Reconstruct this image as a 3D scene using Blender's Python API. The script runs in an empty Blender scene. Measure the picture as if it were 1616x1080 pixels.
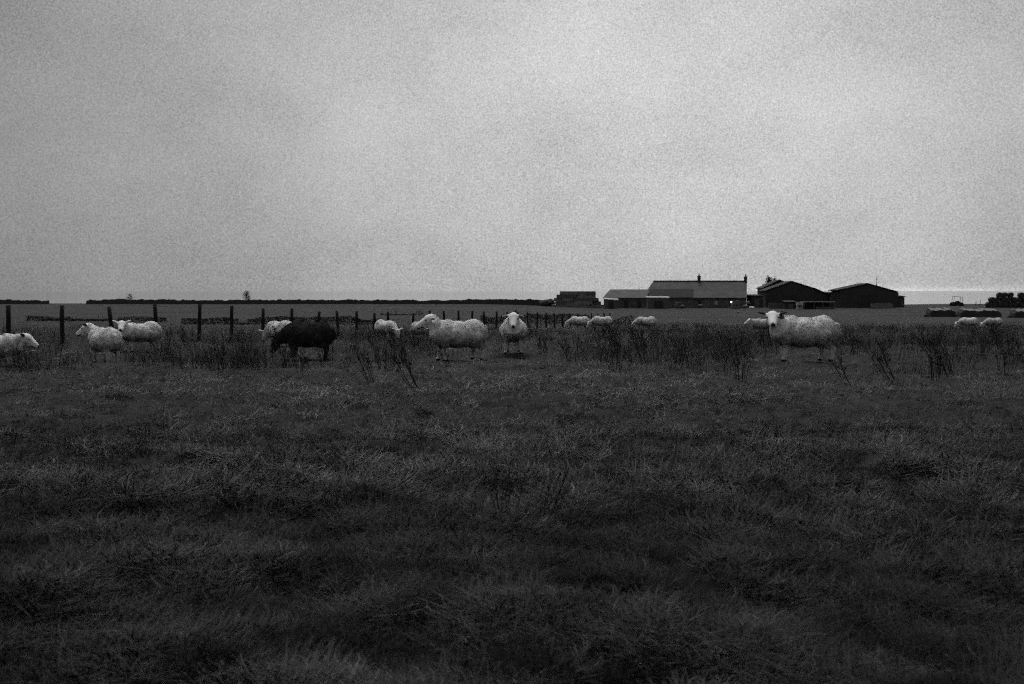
import bpy, bmesh, math, random
import numpy as np
from mathutils import Vector, Matrix
random.seed(7); rng = np.random.default_rng(7)
sc = bpy.context.scene; C = sc.collection
R = math.radians

# ------------------------------------------------------------------ camera, sky, sun, exposure
F = 1571.0; PITCH = R(2.95); ZC = 0.90
cam = bpy.data.cameras.new('camera'); cam.sensor_width = 36; cam.lens = 35.0
cam.dof.use_dof = True; cam.dof.focus_distance = 22.0; cam.dof.aperture_fstop = 5.0
cam.clip_start = 0.05; cam.clip_end = 60000
camo = bpy.data.objects.new('camera', cam); C.objects.link(camo)
camo.location = (0, 0, ZC); camo.rotation_euler = (R(90) - PITCH, 0, 0)
sc.camera = camo

SUN_EL, SUN_AZ = R(67), R(-14)        # azimuth measured from +Y (straight ahead) towards +X
w = bpy.data.worlds.new('World'); sc.world = w; w.use_nodes = True
N = w.node_tree.nodes; L = w.node_tree.links; N.clear()
def nn(t, **k):
    n = N.new(t)
    for a, b in k.items(): setattr(n, a, b)
    return n
sky = nn('ShaderNodeTexSky'); sky.sky_type = 'NISHITA'; sky.sun_disc = False
sky.sun_elevation = SUN_EL; sky.sun_rotation = SUN_AZ; sky.dust_density = 4.0; sky.air_density = 1.5
bw = nn('ShaderNodeRGBToBW'); L.new(sky.outputs[0], bw.inputs[0])
tc = nn('ShaderNodeTexCoord')
mp = nn('ShaderNodeMapping'); mp.inputs['Scale'].default_value = (1.0, 1.0, 1.5); L.new(tc.outputs['Generated'], mp.inputs[0])
n1 = nn('ShaderNodeTexNoise'); n1.inputs['Scale'].default_value = 4.2; n1.inputs['Detail'].default_value = 6; n1.inputs['Roughness'].default_value = .55
L.new(mp.outputs[0], n1.inputs['Vector'])
n2 = nn('ShaderNodeTexNoise'); n2.inputs['Scale'].default_value = 680.0; n2.inputs['Detail'].default_value = 2; n2.inputs['Roughness'].default_value = .85
L.new(tc.outputs['Generated'], n2.inputs['Vector'])
def M(op, a, b=None):
    n = nn('ShaderNodeMath', operation=op)
    for i, v in enumerate((a, b)):
        if v is None: continue
        if isinstance(v, (int, float)): n.inputs[i].default_value = v
        else: L.new(v, n.inputs[i])
    return n.outputs[0]
# thin place in the cloud deck, low and a little right of straight ahead
ga, ge = R(8), R(8.5)
dt = nn('ShaderNodeVectorMath', operation='DOT_PRODUCT'); L.new(tc.outputs['Generated'], dt.inputs[0])
dt.inputs[1].default_value = (math.sin(ga)*math.cos(ge), math.cos(ga)*math.cos(ge), math.sin(ge))
glow = M('POWER', M('MAXIMUM', dt.outputs['Value'], 0.0), 10.0)
cl = M('ADD', M('MULTIPLY', M('SUBTRACT', n1.outputs['Fac'], .5), .85), 1.0)
cl = M('ADD', cl, M('MULTIPLY', M('SUBTRACT', n2.outputs['Fac'], .5), 1.7))
deck = M('MULTIPLY', cl, M('ADD', M('MULTIPLY', glow, 3.5), 1.95))
sz_ = nn('ShaderNodeSeparateXYZ'); L.new(tc.outputs['Generated'], sz_.inputs[0])
deck = M('MULTIPLY', deck, M('ADD', .92, M('MULTIPLY', M('MAXIMUM', sz_.outputs['Z'], 0.0), .35)))   # an overcast deck is brightest overhead
# clear slit under the cloud edge over the sea on the right
dt2 = nn('ShaderNodeVectorMath', operation='DOT_PRODUCT'); L.new(tc.outputs['Generated'], dt2.inputs[0]); dt2.inputs[1].default_value = (math.sin(R(24)), math.cos(R(24)), 0)
slit = M('MULTIPLY', M('POWER', M('MAXIMUM', dt2.outputs['Value'], 0.0), 70.0), M('DIVIDE', .5, M('ADD', 1.0, M('POWER', M('MULTIPLY', M('ABSOLUTE', sz_.outputs['Z']), 330.0), 2.0))))
deck = M('MULTIPLY', deck, M('ADD', 1.0, slit))
fin = M('ADD', M('MULTIPLY', deck, .92), M('MULTIPLY', bw.outputs[0], .08))
bg = nn('ShaderNodeBackground'); bg.inputs['Strength'].default_value = 0.075
L.new(fin, bg.inputs['Color'])
wo = nn('ShaderNodeOutputWorld'); L.new(bg.outputs[0], wo.inputs[0])

sl = bpy.data.lights.new('sun', 'SUN'); sl.energy = 1.5; sl.angle = R(36); sl.color = (1, .995, .985)
so = bpy.data.objects.new('sun', sl); C.objects.link(so)
sd = Vector((math.sin(SUN_AZ)*math.cos(SUN_EL), math.cos(SUN_AZ)*math.cos(SUN_EL), math.sin(SUN_EL)))
so.rotation_euler = sd.to_track_quat('Z', 'Y').to_euler(); so.location = (0, 0, 30)

sc.view_settings.view_transform = 'Standard'; sc.view_settings.look = 'None'
sc.view_settings.exposure = 0.62; sc.view_settings.gamma = 1.0; sc.view_settings.use_curve_mapping = False
sc.render.engine = 'CYCLES'
cy = sc.cycles
cy.use_denoising = False
cy.use_adaptive_sampling = True; cy.adaptive_threshold = 0.30; cy.adaptive_min_samples = 8
cy.max_bounces = 5; cy.diffuse_bounces = 3; cy.glossy_bounces = 2; cy.transmission_bounces = 2
cy.pixel_filter_type = 'BLACKMAN_HARRIS'; cy.filter_width = 1.3

# ------------------------------------------------------------------ helpers
def tag(o, label=None, cat=None, group=None, kind=None):
    for k, v in (('label', label), ('category', cat), ('group', group), ('kind', kind)):
        if v: o[k] = v
    return o
def link(name, me, parent=None, loc=None):
    o = bpy.data.objects.new(name, me); C.objects.link(o)
    if parent is not None: o.parent = parent
    if loc is not None: o.location = loc
    return o
def empty(name, loc, rz=0.0):
    o = bpy.data.objects.new(name, None); C.objects.link(o); o.location = loc; o.rotation_euler = (0, 0, rz)
    o.empty_display_size = .2
    return o
def children(o): return [c for c in bpy.data.objects if c.parent == o]
class MB:
    def __init__(s): s.v = []; s.f = []
    def add(s, vs, fs):
        b = len(s.v); s.v += [tuple(q) for q in vs]; s.f += [tuple(i + b for i in q) for q in fs]
    def box(s, x0, x1, y0, y1, z0, z1):
        s.add([(x0,y0,z0),(x1,y0,z0),(x1,y1,z0),(x0,y1,z0),(x0,y0,z1),(x1,y0,z1),(x1,y1,z1),(x0,y1,z1)],
              [(0,3,2,1),(4,5,6,7),(0,1,5,4),(1,2,6,5),(2,3,7,6),(3,0,4,7)])
    def tube(s, pts, rads, n=6, cap=True):
        pts = [Vector(p) for p in pts]; rings = []
        b = len(s.v)
        for i, p in enumerate(pts):
            t = (pts[min(i+1, len(pts)-1)] - pts[max(i-1, 0)]).normalized()
            a = t.cross(Vector((0, 0, 1)))
            if a.length < .05: a = t.cross(Vector((1, 0, 0)))
            a.normalize(); c = t.cross(a)
            for k in range(n):
                q = 2*math.pi*k/n
                s.v.append(tuple(p + (a*math.cos(q) + c*math.sin(q))*rads[i]))
        for i in range(len(pts)-1):
            for k in range(n):
                s.f.append((b+i*n+k, b+i*n+(k+1) % n, b+(i+1)*n+(k+1) % n, b+(i+1)*n+k))
        if cap:
            s.f.append(tuple(b+k for k in range(n))[::-1]); s.f.append(tuple(b+(len(pts)-1)*n+k for k in range(n)))
    def prism(s, poly, y0, y1):      # outline (x,z) extruded along y
        n = len(poly)
        s.add([(x, y0, z) for x, z in poly] + [(x, y1, z) for x, z in poly],
              [tuple(range(n)), tuple(range(2*n-1, n-1, -1))] + [(i, i+n, (i+1) % n + n, (i+1) % n) for i in range(n)])
    def slab(s, quad, th):           # four corners, thickened downwards
        q = [Vector(p) for p in quad]; nrm = (q[1]-q[0]).cross(q[3]-q[0]).normalized()
        if nrm.z < 0: nrm = -nrm
        lo = [p - nrm*th for p in q]
        s.add(q + lo, [(0,1,2,3),(7,6,5,4)] + [(i, i+4, (i+1) % 4+4, (i+1) % 4) for i in range(4)])
    def mesh(s, name, m, smooth=False):
        me = bpy.data.meshes.new(name); me.from_pydata(s.v, [], s.f); me.update()
        bm = bmesh.new(); bm.from_mesh(me); bmesh.ops.recalc_face_normals(bm, faces=bm.faces); bm.to_mesh(me); bm.free()
        if m: me.materials.append(m)
        if smooth: me.polygons.foreach_set('use_smooth', [True]*len(me.polygons))
        return me
    def build(s, name, m, parent=None, smooth=False):
        o = link(name, s.mesh(name, m, smooth))
        if parent is not None:
            o.parent = parent; o.matrix_parent_inverse = parent_inv(parent)
        return o
def parent_inv(p):
    return (Matrix.Translation(p.location) @ p.rotation_euler.to_matrix().to_4x4()).inverted()

def mat(name, lo, hi=None, scale=6.0, rough=.9, bump=0.0, detail=5, stretch=(1, 1, 1), spec=.2):
    m = bpy.data.materials.new(name); m.use_nodes = True; t = m.node_tree; b = t.nodes['Principled BSDF']
    b.inputs['Roughness'].default_value = rough; b.inputs['Specular IOR Level'].default_value = spec
    hi = lo if hi is None else hi
    g = t.nodes.new('ShaderNodeTexCoord'); mpn = t.nodes.new('ShaderNodeMapping'); mpn.inputs['Scale'].default_value = stretch
    t.links.new(g.outputs['Object'], mpn.inputs[0])
    nz = t.nodes.new('ShaderNodeTexNoise'); nz.inputs['Scale'].default_value = scale; nz.inputs['Detail'].default_value = detail
    nz.inputs['Roughness'].default_value = .62
    t.links.new(mpn.outputs[0], nz.inputs['Vector'])
    mr = t.nodes.new('ShaderNodeMapRange'); mr.inputs[1].default_value = .28; mr.inputs[2].default_value = .72
    mr.inputs[3].default_value = lo; mr.inputs[4].default_value = hi
    t.links.new(nz.outputs['Fac'], mr.inputs[0]); t.links.new(mr.outputs[0], b.inputs['Base Color'])
    if bump:
        bp = t.nodes.new('ShaderNodeBump'); bp.inputs['Strength'].default_value = bump; bp.inputs['Distance'].default_value = .03
        t.links.new(nz.outputs['Fac'], bp.inputs['Height']); t.links.new(bp.outputs[0], b.inputs['Normal'])
    return m

def vn(x, y, seed=0):                       # smooth value noise, -1..1
    x = np.asarray(x, float); y = np.asarray(y, float)
    xi = np.floor(x).astype(np.int64); yi = np.floor(y).astype(np.int64); fx = x-xi; fy = y-yi
    fx = fx*fx*(3-2*fx); fy = fy*fy*(3-2*fy)
    def h(a, b):
        n = (a*374761393 + b*668265263 + seed*974634777) & 0xffffffff
        n = ((n ^ (n >> 13))*1274126177) & 0xffffffff
        return ((n ^ (n >> 16)) & 0xffff)/32767.5 - 1
    return (h(xi, yi)*(1-fx)+h(xi+1, yi)*fx)*(1-fy) + (h(xi, yi+1)*(1-fx)+h(xi+1, yi+1)*fx)*fy
def sstep(a, b, t):
    t = np.clip((t-a)/(b-a), 0, 1); return t*t*(3-2*t)

# ------------------------------------------------------------------ terrain
S = 39.0/F
def plane_z(x, y):
    x = np.asarray(x, float); y = np.asarray(y, float)
    u = x/np.maximum(np.abs(y), 1.0)
    P = 2.47 + 0.95*sstep(-.04, .12, u) - .30*sstep(.36, .44, u)
    b = P/S; k = 46.0
    hh = np.clip(.5+.5*(b-y)/k, 0, 1); sm = b*(1-hh)+y*hh - k*hh*(1-hh)
    z = -S*sm
    edge = 266 + 40*sstep(.05, .2, u)
    z = z - .055*np.maximum(y-edge, 0)
    return z
def ground_z(x, y):
    x = np.asarray(x, float); y = np.asarray(y, float)
    d = np.hypot(x, y)
    fade = 1 - sstep(35, 90, d)
    far = sstep(120, 160, d)
    hm = .024*vn(x*1.9+.6*y, y*2.6, 1) + .020*vn(x*.7+3, y*1.05, 2) + .05*vn(x*.23, y*.4, 3)
    hm += .042*vn(x*4.0, y*5.0, 4) + .020*vn(x*8.3, y*8.3, 6)
    return plane_z(x, y) + hm*fade + .10*vn(x*.05, y*.09, 5)*(1-far)*sstep(20, 60, d)
def ray(px, py):
    u = (px-808)/F; v = (540-py)/F
    den = math.cos(PITCH)+v*math.sin(PITCH)
    return u/den, (v*math.cos(PITCH)-math.sin(PITCH))/den     # dx/dy, dz/dy
def P3(px, py, Y):
    a, b = ray(px, py); return Vector((a*Y, Y, ZC+b*Y))
def XZ(px, py, Y):
    p = P3(px, py, Y); return p.x, p.z
def gz(x, y): return float(ground_z(x, y))
def spot(px, Y):                            # ground point under image column px at distance Y
    a, _ = ray(px, 520); return Vector((a*Y, Y, gz(a*Y, Y)))
def feet(px, py):                           # ground point of a foot seen at (px,py) on the near field
    return spot(px, 1414.0/(py-498))

m_soil = mat('field_grass_ground', .006, .023, 9, .95, .9, 8)
t = m_soil.node_tree; b = t.nodes['Principled BSDF']
nf = t.nodes.new('ShaderNodeTexNoise'); nf.inputs['Scale'].default_value = .11; nf.inputs['Detail'].default_value = 9; nf.inputs['Roughness'].default_value = .7
mpf = t.nodes.new('ShaderNodeMapping'); mpf.inputs['Scale'].default_value = (.35, 1, 1)
gco = [n for n in t.nodes if n.type == 'TEX_COORD'][0]; t.links.new(gco.outputs['Object'], mpf.inputs[0]); t.links.new(mpf.outputs[0], nf.inputs['Vector'])
mrf = t.nodes.new('ShaderNodeMapRange'); mrf.inputs[1].default_value = .35; mrf.inputs[2].default_value = .65
mrf.inputs[3].default_value = .55; mrf.inputs[4].default_value = 1.45; t.links.new(nf.outputs['Fac'], mrf.inputs[0])
mu = t.nodes.new('ShaderNodeMath'); mu.operation = 'MULTIPLY'
src = b.inputs['Base Color'].links[0].from_socket; t.links.new(src, mu.inputs[0]); t.links.new(mrf.outputs[0], mu.inputs[1])
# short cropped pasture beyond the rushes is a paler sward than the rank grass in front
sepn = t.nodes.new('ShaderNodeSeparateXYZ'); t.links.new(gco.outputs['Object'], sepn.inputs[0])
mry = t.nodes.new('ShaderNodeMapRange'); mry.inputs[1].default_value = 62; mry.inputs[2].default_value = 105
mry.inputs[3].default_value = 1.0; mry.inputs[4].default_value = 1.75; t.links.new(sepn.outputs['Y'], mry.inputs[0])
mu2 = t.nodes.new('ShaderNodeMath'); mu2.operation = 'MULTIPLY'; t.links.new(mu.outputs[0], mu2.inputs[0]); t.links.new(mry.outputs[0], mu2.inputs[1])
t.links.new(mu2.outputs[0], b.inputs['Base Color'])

def sinh_axis(n, a, b, k):
    lo, hi = math.asinh(a/k), math.asinh(b/k); return k*np.sinh(np.linspace(lo, hi, n))
gx = sinh_axis(760, -900, 900, 4.0); gy = sinh_axis(640, -120, 900, 5.0)
X, Y = np.meshgrid(gx, gy); Z = ground_z(X, Y)
nx, ny = len(gx), len(gy)
me = bpy.data.meshes.new('ground')
vv = np.stack([X, Y, Z], -1).reshape(-1, 3)
i = np.arange(nx-1)[None, :] + nx*np.arange(ny-1)[:, None]
quads = np.stack([i, i+1, i+1+nx, i+nx], -1).reshape(-1, 4)
me.vertices.add(len(vv)); me.vertices.foreach_set('co', vv.ravel())
me.loops.add(quads.size); me.loops.foreach_set('vertex_index', quads.ravel().astype(np.int32))
me.polygons.add(len(quads)); me.polygons.foreach_set('loop_start', np.arange(0, quads.size, 4, dtype=np.int32))
me.polygons.foreach_set('use_smooth', np.ones(len(quads), bool))
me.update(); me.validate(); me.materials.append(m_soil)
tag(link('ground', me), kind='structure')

m_sea = mat('sea_water', .10, .13, .02, .06, 0, 2, spec=.5)
mb = MB(); mb.add([(-40000, 300, -9), (40000, 300, -9), (40000, 45000, -9), (-40000, 45000, -9)], [(0, 1, 2, 3)])
tag(mb.build('sea', m_sea), kind='structure')

# ------------------------------------------------------------------ materials of the farm
m_stone = mat('farm_stone_wall', .045, .14, .9, .9, .3)
m_slate = mat('slate_roof', .045, .11, .7, .75, .2, 9, (1, 1, 2))
m_slate_dark = mat('dark_tin_roof', .022, .04, 1.5, .8, .1)
m_chim = mat('chimney_brick', .03, .06, 4, .9, .3)
m_barn = mat('dark_barn_boards', .030, .058, 1.5, .9, .1, 6, (6, 1, .4))
m_barnroof = mat('barn_roof_sheet', .010, .019, 1.0, .7, .1)
m_pale = mat('pale_sheet', .30, .42, 2, .6)
m_grey = mat('grey_panel', .07, .12, 2, .8)
m_glass = mat('window_glass', .03, .05, 1, .12, 0, 2, (1, 1, 1), .6)
m_frame = mat('painted_frame', .2, .26, 3, .6)
m_white = mat('white_bag', .40, .6, 3, .7)
m_bale = mat('straw_bale', .09, .20, 5, .95, .5)
m_wrap = mat('black_bale_wrap', .012, .03, 2, .55, .2, 4, (1, 1, 1), .4)
m_wall = mat('dry_stone', .028, .065, 1.6, .95, .6)
m_wood = mat('weathered_post', .010, .026, 9, .95, .5, 6, (1, 1, .2))
m_wire = mat('fence_wire', .06, .08, 9, .5)
m_metal = mat('dull_metal', .03, .06, 6, .5)
m_tyre = mat('tyre_rubber', .012, .02, 8, .8)
m_twig = mat('bare_twig', .02, .045, 8, .95)
m_leafd = mat('hedge_leaf', .02, .055, .8, .9)

def px_box(mb_, x0, x1, yt, Y, depth, below=.6, yb=None):
    a = P3(x0, yt, Y); b_ = P3(x1, yt, Y)
    zb = P3(x0, yb, Y).z if yb else min(gz(a.x, Y), gz(b_.x, Y))-below
    mb_.box(a.x, b_.x, Y, Y+depth, zb, a.z)

# ---- farmhouse
YH = 248.0
base = P3(1100, 486, YH)
fh = empty('farmhouse', (base.x, YH, gz(base.x, YH)))
tag(fh, 'long slate roofed stone farmhouse with two chimneys, left of the barns', 'farmhouse')
m_ = MB(); px_box(m_, 1025, 1178, 469, YH+.5, 9.0); 
xg, zr = XZ(1178, 445, YH+5); xe, ze = XZ(1178, 470, YH)
g0 = P3(1178, 470, YH+.5).x; g1 = P3(1178, 445, YH+5).x
m_.build('wall', m_stone, fh)
m_ = MB(); m_.add([(g0-.3, YH+.5, ze-.1), (g0, YH+.5, ze-.1), (g1, YH+5, zr-.1), (g1-.3, YH+5, zr-.1), (2*g1-g0-.3, YH+9.5, ze-.1), (2*g1-g0, YH+9.5, ze-.1)],
                  [(0,3,4),(1,5,2),(0,1,2,3),(3,2,5,4),(4,5,1,0)])
m_.build('gable', m_stone, fh)
def hip_roof(rname, xl_ridge, xl_eave, xr, y_ridge, y_eave, Y, half, m, parent, hang=.25):
    rl = P3(xl_ridge, y_ridge, Y+half); el = P3(xl_eave, y_eave, Y); rr = P3(xr, y_ridge, Y+half); er = P3(xr, y_eave, Y)
    zr_, ze_ = rl.z, el.z
    mb_ = MB(); th = .18
    v = [(el.x, Y, ze_), (er.x, Y, ze_), (rr.x, Y+half, zr_), (rl.x, Y+half, zr_), (2*rr.x-er.x, Y+2*half, ze_), (el.x, Y+2*half, ze_)]
    lo = [(a, b_, c-th) for a, b_, c in v]
    mb_.add(v+lo, [(0,1,2,3),(3,2,4,5),(0,3,5),(6,9,8,7),(9,11,10,8),(6,11,9),(0,6,7,1),(1,7,8,2),(2,8,10,4),(4,10,11,5),(5,11,6,0)])
    return mb_.build(rname, m, parent)
rf = hip_roof('roof', 1031, 1022, 1178.5, 444, 470, YH, 5.0, m_slate, fh)
# lower half of the front slope, left part: a darker sheet laid on the slates
q = []
for (px_, fr) in ((1022, 1.0), (1094, 1.0), (1094, .49), (1026.4, .49)):
    yy = 444+26*fr; p = P3(px_, yy, YH+5*(1-fr)); q.append(p+Vector((0, -.06, .06)))
m_ = MB(); m_.slab(q, .04); m_.build('roof_sheet', m_slate_dark, fh)
m_ = MB(); a = P3(1031, 443.6, YH+5); b_ = P3(1178, 443.6, YH+5); m_.box(a.x, b_.x, YH+4.85, YH+5.15, a.z-.12, a.z+.1); m_.build('ridge_tiles', m_slate_dark, fh)
def chimney(px0, px1, yt, yb, Y, pot):
    a = P3(px0, yt, Y); b_ = P3(px1, yb, Y)
    mb_ = MB(); mb_.box(a.x, b_.x, Y-.45, Y+.45, b_.z, a.z); mb_.box(a.x-.1, b_.x+.1, Y-.55, Y+.55, a.z-.28, a.z-.1)
    c = mb_.build('chimney', m_chim, fh)
    cx = (a.x+b_.x)/2; p = MB(); p.tube([(cx, Y, a.z-.05), (cx, Y, a.z+.25), (cx, Y, a.z+pot)], [.17, .15, .13], 8)
    po = p.build('chimney_pot', m_chim); po.parent = c
    return c
chimney(1101.2, 1105.2, 435.5, 446, YH+5, .55); chimney(1174.8, 1178.4, 436.5, 447, YH+5, .55)
def window(x0, x1, y0, y1, Y, m, parent):
    a = P3(x0, y0, Y); b_ = P3(x1, y1, Y); f = .09
    mb_ = MB(); mb_.box(a.x, b_.x, Y-.05, Y+.03, a.z-f, a.z); mb_.box(a.x, b_.x, Y-.08, Y+.03, b_.z, b_.z+f)
    mb_.box(a.x, a.x+f, Y-.05, Y+.03, b_.z+f, a.z-f); mb_.box(b_.x-f, b_.x, Y-.05, Y+.03, b_.z+f, a.z-f)
    cx = (a.x+b_.x)/2; mb_.box(cx-.03, cx+.03, Y-.045, Y+.03, b_.z+f, a.z-f)
    wn = mb_.build('window', m_frame, parent)
    p = MB(); p.box(a.x+f, b_.x-f, Y-.02, Y+.02, b_.z+f, a.z-f); o = p.build('pane', m); o.parent = wn
m_paneL = mat('bright_pane', .3, .45, 2, .3)
for x0, x1, mm in ((1042, 1048, m_glass), (1062, 1068, m_glass), (1112.5, 1118, m_grey), (1127.5, 1132.5, m_paneL), (1142, 1147, m_glass)):
    window(x0, x1, 475, 481.5, YH+.5, mm, fh)
a = P3(1101, 474, YH+.5); b_ = P3(1106.5, 474, YH+.5)
m_ = MB(); m_.box(a.x, b_.x, YH+.42, YH+.5, gz(a.x, YH), a.z); dr = m_.build('door', m_slate_dark, fh)

# ---- low byre on the left
YB = 247.0; base = P3(990, 486, YB)
by = empty('byre', (base.x, YB, gz(base.x, YB)))
tag(by, 'low stone byre with pale slate roof joined to the left end of the farmhouse', 'farm building')
m_ = MB(); px_box(m_, 958, 1024, 469, YB+.4, 6.0); m_.build('wall', m_stone, by)
m_slate2 = mat('byre_slate', .055, .125, .8, .75, .2, 9, (1, 1, 2))
hip_roof('roof', 963, 955.5, 1022.0, 457, 470, YB, 3.4, m_slate2, by)
for x0 in (985, 1006):
    a = P3(x0, 475, YB+.4); b_ = P3(x0+6, 475, YB+.4)
    m_ = MB(); m_.box(a.x, b_.x, YB+.33, YB+.4, gz(a.x, YB), a.z); m_.build('door', m_slate_dark, by)

# ---- sheds in front of byre
def low_shed(x0, x1, yt, yb, Y, D, label, pitch=0.0, m_side=None, m_top=None):
    a = P3(x0, yt, Y); b_ = P3(x1, yt+pitch, Y); g = gz(a.x, Y)
    r = empty('low_shed', ((a.x+b_.x)/2, Y, g)); tag(r, label, 'shed')
    mb_ = MB(); mb_.add([(a.x+.1, Y+.1, g-.3), (b_.x-.1, Y+.1, g-.3), (b_.x-.1, Y+D-.1, g-.3), (a.x+.1, Y+D-.1, g-.3),
                         (a.x+.1, Y+.1, a.z-.12), (b_.x-.1, Y+.1, b_.z-.12), (b_.x-.1, Y+D-.1, b_.z+.1), (a.x+.1, Y+D-.1, a.z+.1)],
                        [(0,3,2,1),(4,5,6,7),(0,1,5,4),(1,2,6,5),(2,3,7,6),(3,0,4,7)])
    mb_.build('wall', m_side or m_grey, r)
    mb_ = MB(); mb_.slab([(a.x-.1, Y-.1, a.z+.08), (b_.x+.1, Y-.1, b_.z+.08), (b_.x+.1, Y+D, b_.z+.34), (a.x-.1, Y+D, a.z+.34)], .16)
    mb_.build('roof', m_top or m_pale, r)
    mb_ = MB(); c = a.x*.7+b_.x*.3; e = a.x*.3+b_.x*.7
    mb_.box(c, e, Y+.02, Y+.1, g, g+(a.z-g)*.72); mb_.build('door', m_slate_dark if m_side is None else m_grey, r)
    return r
low_shed(953.5, 975.5, 472.3, 485, 236, 2.5, 'small grey shed with sloping white roof edge in front of the byre', 1.6)
low_shed(1022, 1057, 470.0, 485, 240, 3.0, 'wider grey shed with white roof edge in front of the farmhouse', .3)
low_shed(1185, 1204.5, 467.0, 488, 252, 5.0, 'low dark outhouse between farmhouse and left barn', 0, m_barn, m_barnroof)
low_shed(1300, 1325, 463.0, 488, 266, 5.0, 'low dark link building between the two big barns', -.4, m_barn, m_barnroof)
low_shed(1419, 1428.3, 468.0, 486, 252, 6.0, 'dark lean-to against the right wall of the right barn', .2, m_barn, m_barnroof)
low_shed(1239, 1257, 477.0, 489, 236, 3.0, 'small dark box shed in front of the left barn', 0, m_slate_dark, m_barnroof)

# ---- barns
def barn(apex, le, re, Y, D, label, wl=None, wr=None, name='barn'):
    A = P3(*apex, Y); l = P3(*le, Y); r = P3(*re, Y); g = gz(A.x, Y)
    root = empty(name, (A.x, Y, g)); tag(root, label, 'barn')
    wl = l.x+.35 if wl is None else P3(wl, 470, Y).x; wr = r.x-.35 if wr is None else P3(wr, 470, Y).x
    def zat(x): return (A.z + (l.z-A.z)*(A.x-x)/(A.x-l.x)) if x < A.x else (A.z + (r.z-A.z)*(x-A.x)/(r.x-A.x))
    mb_ = MB(); mb_.prism([(wl, g-.5), (wr, g-.5), (wr, zat(wr)-.2), (A.x, A.z-.2), (wl, zat(wl)-.2)], Y+.3, Y+D); mb_.build('wall', m_barn, root)
    for e in (l, r):
        mb_ = MB(); mb_.slab([(A.x, Y, A.z), (e.x, Y, e.z), (e.x, Y+D+.3, e.z), (A.x, Y+D+.3, A.z)], .2); mb_.build('roof', m_barnroof, root)
    n = 22; mb_ = MB()
    for k in range(n):
        x0 = wl+(wr-wl)*k/n+.03; x1 = wl+(wr-wl)*(k+1)/n-.03; xm = (x0+x1)/2
        if k in range(8, 14): continue
        mb_.box(x0, x1, Y+.24, Y+.3, g+1.2, zat(xm)-.45)
    cb = mb_.build('cladding_boards', m_barn, root); cb['kind'] = 'stuff'
    k0 = wl+(wr-wl)*8/n; k1 = wl+(wr-wl)*14/n
    mb_ = MB(); mb_.box(k0, (k0+k1)/2-.03, Y+.2, Y+.28, g, g+3.2); mb_.build('door', m_slate_dark, root)
    mb_ = MB(); mb_.box((k0+k1)/2+.03, k1, Y+.2, Y+.28, g, g+3.2); mb_.build('door', m_slate_dark, root)
    return root
barn((1231, 441.5), (1202, 455), (1262, 455), 264, 6, 'tall dark barn with steep roof, behind and left of the wider barn')
b2 = barn((1250, 443.5), (1207, 459), (1288, 455.5), 256, 7, 'dark gabled barn with lean-to roof on its right, beside the farmhouse')
a = P3(1287.5, 455, 256); e = P3(1311, 466.3, 256); m_ = MB(); m_.slab([(a.x, 256, a.z), (e.x, 256, e.z), (e.x, 263, e.z), (a.x, 263, a.z)], .2); m_.build('lean_to_roof', m_barnroof, b2)
m_ = MB(); q0 = P3(1285, 463.5, 256.3); q1 = P3(1310, 466.5, 256.3); g = gz(q0.x, 256); qa = P3(1285, 455.2, 256.3); m_.prism([(q0.x, g-.4), (q1.x, g-.4), (q1.x, q1.z-.05), (a.x, a.z-.35), (q0.x, a.z-.35)], 256.4, 262.8); m_.build('lean_to_wall', m_barn, b2)
m_ = MB(); c0 = P3(1288.5, 457.6, 256.5); c1 = P3(1297, 461.6, 256.5)
m_.add([(c0.x, 256.6, c0.z), (c1.x, 256.6, c1.z), (c0.x, 256.6, c1.z), (c0.x, 256.75, c0.z), (c1.x, 256.75, c1.z), (c0.x, 256.75, c1.z)], [(0,1,2),(3,5,4),(0,3,4,1),(1,4,5,2),(2,5,3,0)]); m_.build('lit_gap_panel', mat('lit_gap_grey', .035, .05, 2, .8), b2)  # grey panel painted in place of light showing through the lean-to gap
barn((1370, 447), (1321, 458), (1417, 460), 250, 7, 'broad low pitched dark barn on the right with a mast behind its roof', 1326, 1418.5)
mast = empty('mast', spot(1382, 276)); tag(mast, 'thin pole mast standing above the right barn roof', 'mast')
zt = P3(1382, 435, 276).z; x_ = mast.location.x
m_ = MB(); m_.tube([(x_, 276, gz(x_, 276)-.3), (x_, 276, zt-2), (x_, 276, zt)], [.11, .09, .03], 6); m_.build('pole', m_metal, mast)
m_ = MB(); m_.tube([(x_-.5, 276, zt-1.0), (x_+.5, 276, zt-.95)], [.03, .03], 5); m_.build('aerial', m_metal, mast)

# ---- open shed with pale roof edge, trailer-like bays
Ys = 232.0; a = P3(1269, 475.5, Ys); b_ = P3(1317.5, 475.8, Ys); g = gz(a.x, Ys)
os_ = empty('open_shed', ((a.x+b_.x)/2, Ys, g)); tag(os_, 'long low open fronted shelter with white roof edge in front of the left barn', 'shed')
m_ = MB(); m_.slab([(a.x, Ys, a.z), (b_.x, Ys, b_.z), (b_.x, Ys+3.4, b_.z-.35), (a.x, Ys+3.4, a.z-.35)], .2); m_.build('roof', m_pale, os_)
m_ = MB(); m_.box(a.x+.1, b_.x-.1, Ys+3.1, Ys+3.25, g-.2, a.z-.5); m_.build('back_wall', m_barn, os_)
for k, fx in enumerate((.01, .33, .62, .985)):
    x = a.x+(b_.x-a.x)*fx; m_ = MB(); m_.box(x-.08, x+.08, Ys+.1, Ys+.26, g-.2, a.z-.2); m_.build('post', m_grey, os_)
m_ = MB(); m_.box(a.x+2.9, b_.x-.2, Ys+.3, Ys+.4, g, g+.55); m_.build('front_board', m_grey, os_)
tk = MB(); a = P3(1258.5, 477, 231); b_ = P3(1268, 477, 231); g = gz(a.x, 231)
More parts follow.
